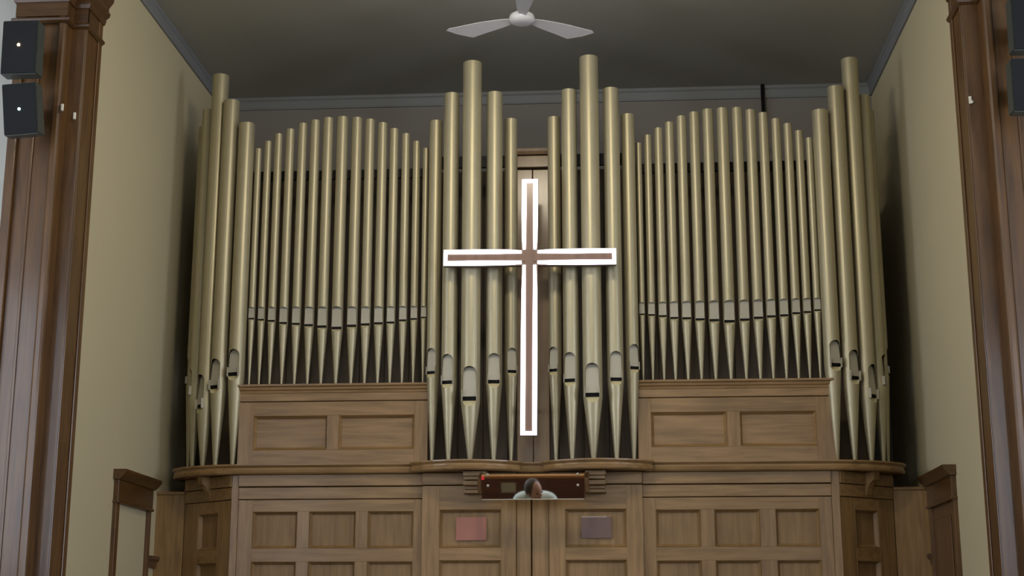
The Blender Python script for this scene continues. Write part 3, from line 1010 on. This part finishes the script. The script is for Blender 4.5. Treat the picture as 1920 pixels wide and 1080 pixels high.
# ------------------------------------------------------------------ what the mirror shows: organist, bench, console, rail
PX, PY = -0.775, 10.62
rail = thing('chancel_rail', 'panelled red-brown chancel rail with an orange cap behind the organist', 'railing', (-0.7, 9.3, ZP))
b = bmesh.new(); box(b, -3.4, 2.0, 9.28, 9.32, ZP, 1.185, bev=0.003); obj('board', b, 'red_wood', rail)
b = bmesh.new(); box(b, -3.4, 2.0, 9.25, 9.35, 1.185, 1.225, bev=0.008); obj('cap_rail', b, 'orange_wood', rail)
for i in range(7):
    x = -3.4 + i * 0.87
    b = bmesh.new(); box(b, x, x + 0.07, 9.32, 9.34, ZP, 1.185, bev=0.003); obj('stile', b, 'red_wood', rail)
nt_ = thing('paper_sheet', 'cream paper sheet pinned on the rail, seen in the mirror', 'paper', (-1.14, 9.345, 1.075))
b = bmesh.new(); box(b, -0.08, 0.08, -0.002, 0.0, -0.06, 0.06); box(b, -0.06, -0.03, 0.0, 0.001, 0.02, 0.04); obj('sheet', b, 'paper', nt_, world_coords=False)

bench = thing('organ_bench', 'wooden organ bench under the organist', 'bench', (PX, PY - 0.02, ZP))
b = bmesh.new(); box(b, PX - 0.55, PX + 0.55, PY - 0.19, PY + 0.13, ZP + 0.46, ZP + 0.50, bev=0.008); obj('seat', b, 'oak_h', bench)
for s in (-1, 1):
    b = bmesh.new(); box(b, PX + s * 0.48 - 0.02, PX + s * 0.48 + 0.02, PY - 0.16, PY + 0.10, ZP, ZP + 0.46, bev=0.004); obj('leg', b, 'oak_v', bench)
con = thing('organ_console', 'low oak organ console with two keyboards below the mirror', 'organ console', (PX, 11.45, ZP))
b = bmesh.new(); box(b, PX - 0.75, PX + 0.75, 11.25, 11.75, ZP, ZP + 0.70, bev=0.01); obj('base', b, 'oak_v', con)
for s in (-1, 1):
    b = bmesh.new(); box(b, PX + s * 0.75 - 0.03, PX + s * 0.75 + 0.03, 10.98, 11.75, ZP, ZP + 0.95, bev=0.008); obj('cheek', b, 'oak_v', con)
b = bmesh.new(); box(b, PX - 0.72, PX + 0.72, 11.55, 11.75, ZP + 0.70, ZP + 1.0, bev=0.008); obj('stop_board', b, 'oak_h', con)
for kz in range(2):
    y0 = 11.02 + kz * 0.14
    b = bmesh.new(); box(b, PX - 0.52, PX + 0.52, y0, y0 + 0.5 - kz * 0.14, ZP + 0.64 + kz * 0.07, ZP + 0.68 + kz * 0.07); kb = obj('keyboard', b, 'oak_h', con)
    b = bmesh.new()
    for i in range(36):
        x = PX - 0.41 + i * 0.0231
        box(b, x, x + 0.022, y0 - 0.005, y0 + 0.125, ZP + 0.68 + kz * 0.07, ZP + 0.695 + kz * 0.07)
    o_ = obj('keys', b, 'ivory', kb); o_['kind'] = 'stuff'

# the organist, seated, facing the organ
per = thing('person', 'person in a pale blue shirt with grey-brown hair, seen in the mirror', 'person', (PX, PY, ZP))


def skin_mesh(name, verts, edges, radii, mat, parent, sub=2, root_i=0):
    me = bpy.data.meshes.new(name)
    me.from_pydata(verts, edges, [])
    o = bpy.data.objects.new(name, me)
    COL.objects.link(o)
    o.parent = parent
    md = o.modifiers.new('skin', 'SKIN')
    md.use_smooth_shade = True
    sv = me.skin_vertices[0].data if me.skin_vertices else None
    if sv is None:
        bm_ = bmesh.new(); bm_.from_mesh(me)
        bm_.verts.layers.skin.verify(); bm_.to_mesh(me); bm_.free()
        sv = me.skin_vertices[0].data
    for i, r_ in enumerate(radii):
        sv[i].radius = r_ if isinstance(r_, tuple) else (r_, r_)
        sv[i].use_root = (i == root_i)
    ss = o.modifiers.new('sub', 'SUBSURF')
    ss.levels = ss.render_levels = sub
    me.materials.append(M[mat])
    return o


# local frame: +Y towards the organ, z from the platform
V = [(0, 0, 0.56), (0, 0.01, 0.72), (0, 0.02, 0.88), (0, 0.02, 1.01), (0, 0.04, 1.04), (0, 0.06, 1.07),
     (-0.17, 0.02, 1.005), (-0.235, 0.10, 0.76), (-0.17, 0.34, 0.79), (0.17, 0.02, 1.005), (0.235, 0.10, 0.76), (0.17, 0.34, 0.79),
     (-0.10, 0.05, 0.55), (-0.13, 0.42, 0.54), (-0.13, 0.44, 0.12), (-0.13, 0.56, 0.05), (0.10, 0.05, 0.55), (0.13, 0.42, 0.54), (0.13, 0.44, 0.12), (0.13, 0.56, 0.05)]
Ed = [(0, 1), (1, 2), (2, 3), (3, 4), (4, 5), (3, 6), (6, 7), (7, 8), (3, 9), (9, 10), (10, 11), (0, 12), (12, 13), (13, 14), (14, 15), (0, 16), (16, 17), (17, 18), (18, 19)]
Rr = [(0.15, 0.11), (0.14, 0.10), (0.16, 0.11), (0.10, 0.08), 0.052, 0.05, 0.066, 0.05, 0.032, 0.066, 0.05, 0.032, 0.085, 0.065, 0.045, 0.04, 0.085, 0.065, 0.045, 0.04]
body = skin_mesh('body', V, Ed, Rr, 'shirt', per)
body.data.materials.clear()
# shirt above the waist, trousers below, skin at neck and forearm ends by height along the body
m, nt, bsdf = base_mat('clothed_body')
tc = nt.nodes.new('ShaderNodeTexCoord'); sx = nt.nodes.new('ShaderNodeSeparateXYZ')
nt.links.new(tc.outputs['Object'], sx.inputs[0])
prev = None
mixc = []
for lim, ca, cb in ((0.60, (0.03, 0.03, 0.04, 1), (0.74, 0.86, 0.86, 1)), (1.095, None, (0.55, 0.32, 0.24, 1))):
    g = nt.nodes.new('ShaderNodeMath'); g.operation = 'GREATER_THAN'; g.inputs[1].default_value = lim
    nt.links.new(sx.outputs['Z'], g.inputs[0])
    mx = nt.nodes.new('ShaderNodeMix'); mx.data_type = 'RGBA'
    nt.links.new(g.outputs[0], mx.inputs['Factor'])
    if ca:
        mx.inputs['A'].default_value = ca
    else:
        nt.links.new(prev.outputs['Result'], mx.inputs['A'])
    mx.inputs['B'].default_value = cb
    prev = mx
nt.links.new(prev.outputs['Result'], bsdf.inputs['Base Color'])
bsdf.inputs['Roughness'].default_value = 0.8
body.data.materials.append(m)


def blob(name, mat, c, r, parent, seg=20, cut=None, deform=None):
    bm_ = bmesh.new()
    bmesh.ops.create_uvsphere(bm_, u_segments=seg, v_segments=seg // 2 + 2, radius=1)
    for v in bm_.verts:
        if deform:
            v.co = deform(v.co.copy())
        v.co = Vector((c[0] + v.co.x * r[0], c[1] + v.co.y * r[1], c[2] + v.co.z * r[2]))
    return obj(name, bm_, mat, parent, smooth=True, world_coords=False)


HC = (0, 0.085, 1.125)


def skull(v):
    k_ = 1 - 0.22 * max(0, -v.z)               # jaw narrower than the crown
    return Vector((v.x * k_, v.y * k_ + (0.10 if v.z < 0 and v.y > 0 else 0), v.z))


head = blob('head', 'skin', HC, (0.068, 0.086, 0.108), per, deform=skull)
blob('nose', 'skin', (0, HC[1] + 0.095, HC[2] - 0.012), (0.013, 0.020, 0.024), head, 10)
for s in (-1, 1):
    blob('ear', 'skin', (s * 0.074, HC[1] - 0.005, HC[2] - 0.01), (0.010, 0.020, 0.030), head, 10)
    blob('eye', 'black', (s * 0.030, HC[1] + 0.084, HC[2] + 0.006), (0.012, 0.006, 0.006), head, 10)
blob('mouth', 'pink', (0, HC[1] + 0.086, HC[2] - 0.055), (0.022, 0.008, 0.005), head, 10)
for o_ in (head,):
    o_.matrix_local = Matrix.Translation(HC) @ Matrix.Rotation(math.radians(-42), 4, 'Z') @ Matrix.Translation(-Vector(HC))
hair = blob('hair', 'hair', (-0.008, HC[1] - 0.018, HC[2] + 0.020), (0.085, 0.088, 0.106), head, 24, deform=lambda v: Vector((v.x, v.y * (1.0 if v.y < 0 else 0.75), v.z * (1 if v.z > 0 else 0.85))))
# hands on the lower keyboard
for s in (-1, 1):
    hx = s * 0.17
    vs = [(hx, 0.345, 0.79), (hx, 0.385, 0.775)]
    es = [(0, 1)]; rs = [(0.022, 0.018), (0.036, 0.014)]
    for k_, (dx, ln) in enumerate(((-0.030, 0.060), (-0.010, 0.072), (0.011, 0.068), (0.031, 0.052))):
        b0 = len(vs)
        vs += [(hx + dx, 0.41, 0.772), (hx + dx * 1.15, 0.41 + ln * 0.55, 0.765), (hx + dx * 1.2, 0.41 + ln * 0.85, 0.742)]
        es += [(1, b0), (b0, b0 + 1), (b0 + 1, b0 + 2)]
        rs += [0.009, 0.008, 0.007]
    b0 = len(vs)
    vs += [(hx - s * 0.035, 0.375, 0.765), (hx - s * 0.052, 0.405, 0.750)]
    es += [(0, b0), (b0, b0 + 1)]; rs += [0.011, 0.008]
    skin_mesh('hand', vs, es, rs, 'skin', per, sub=1)
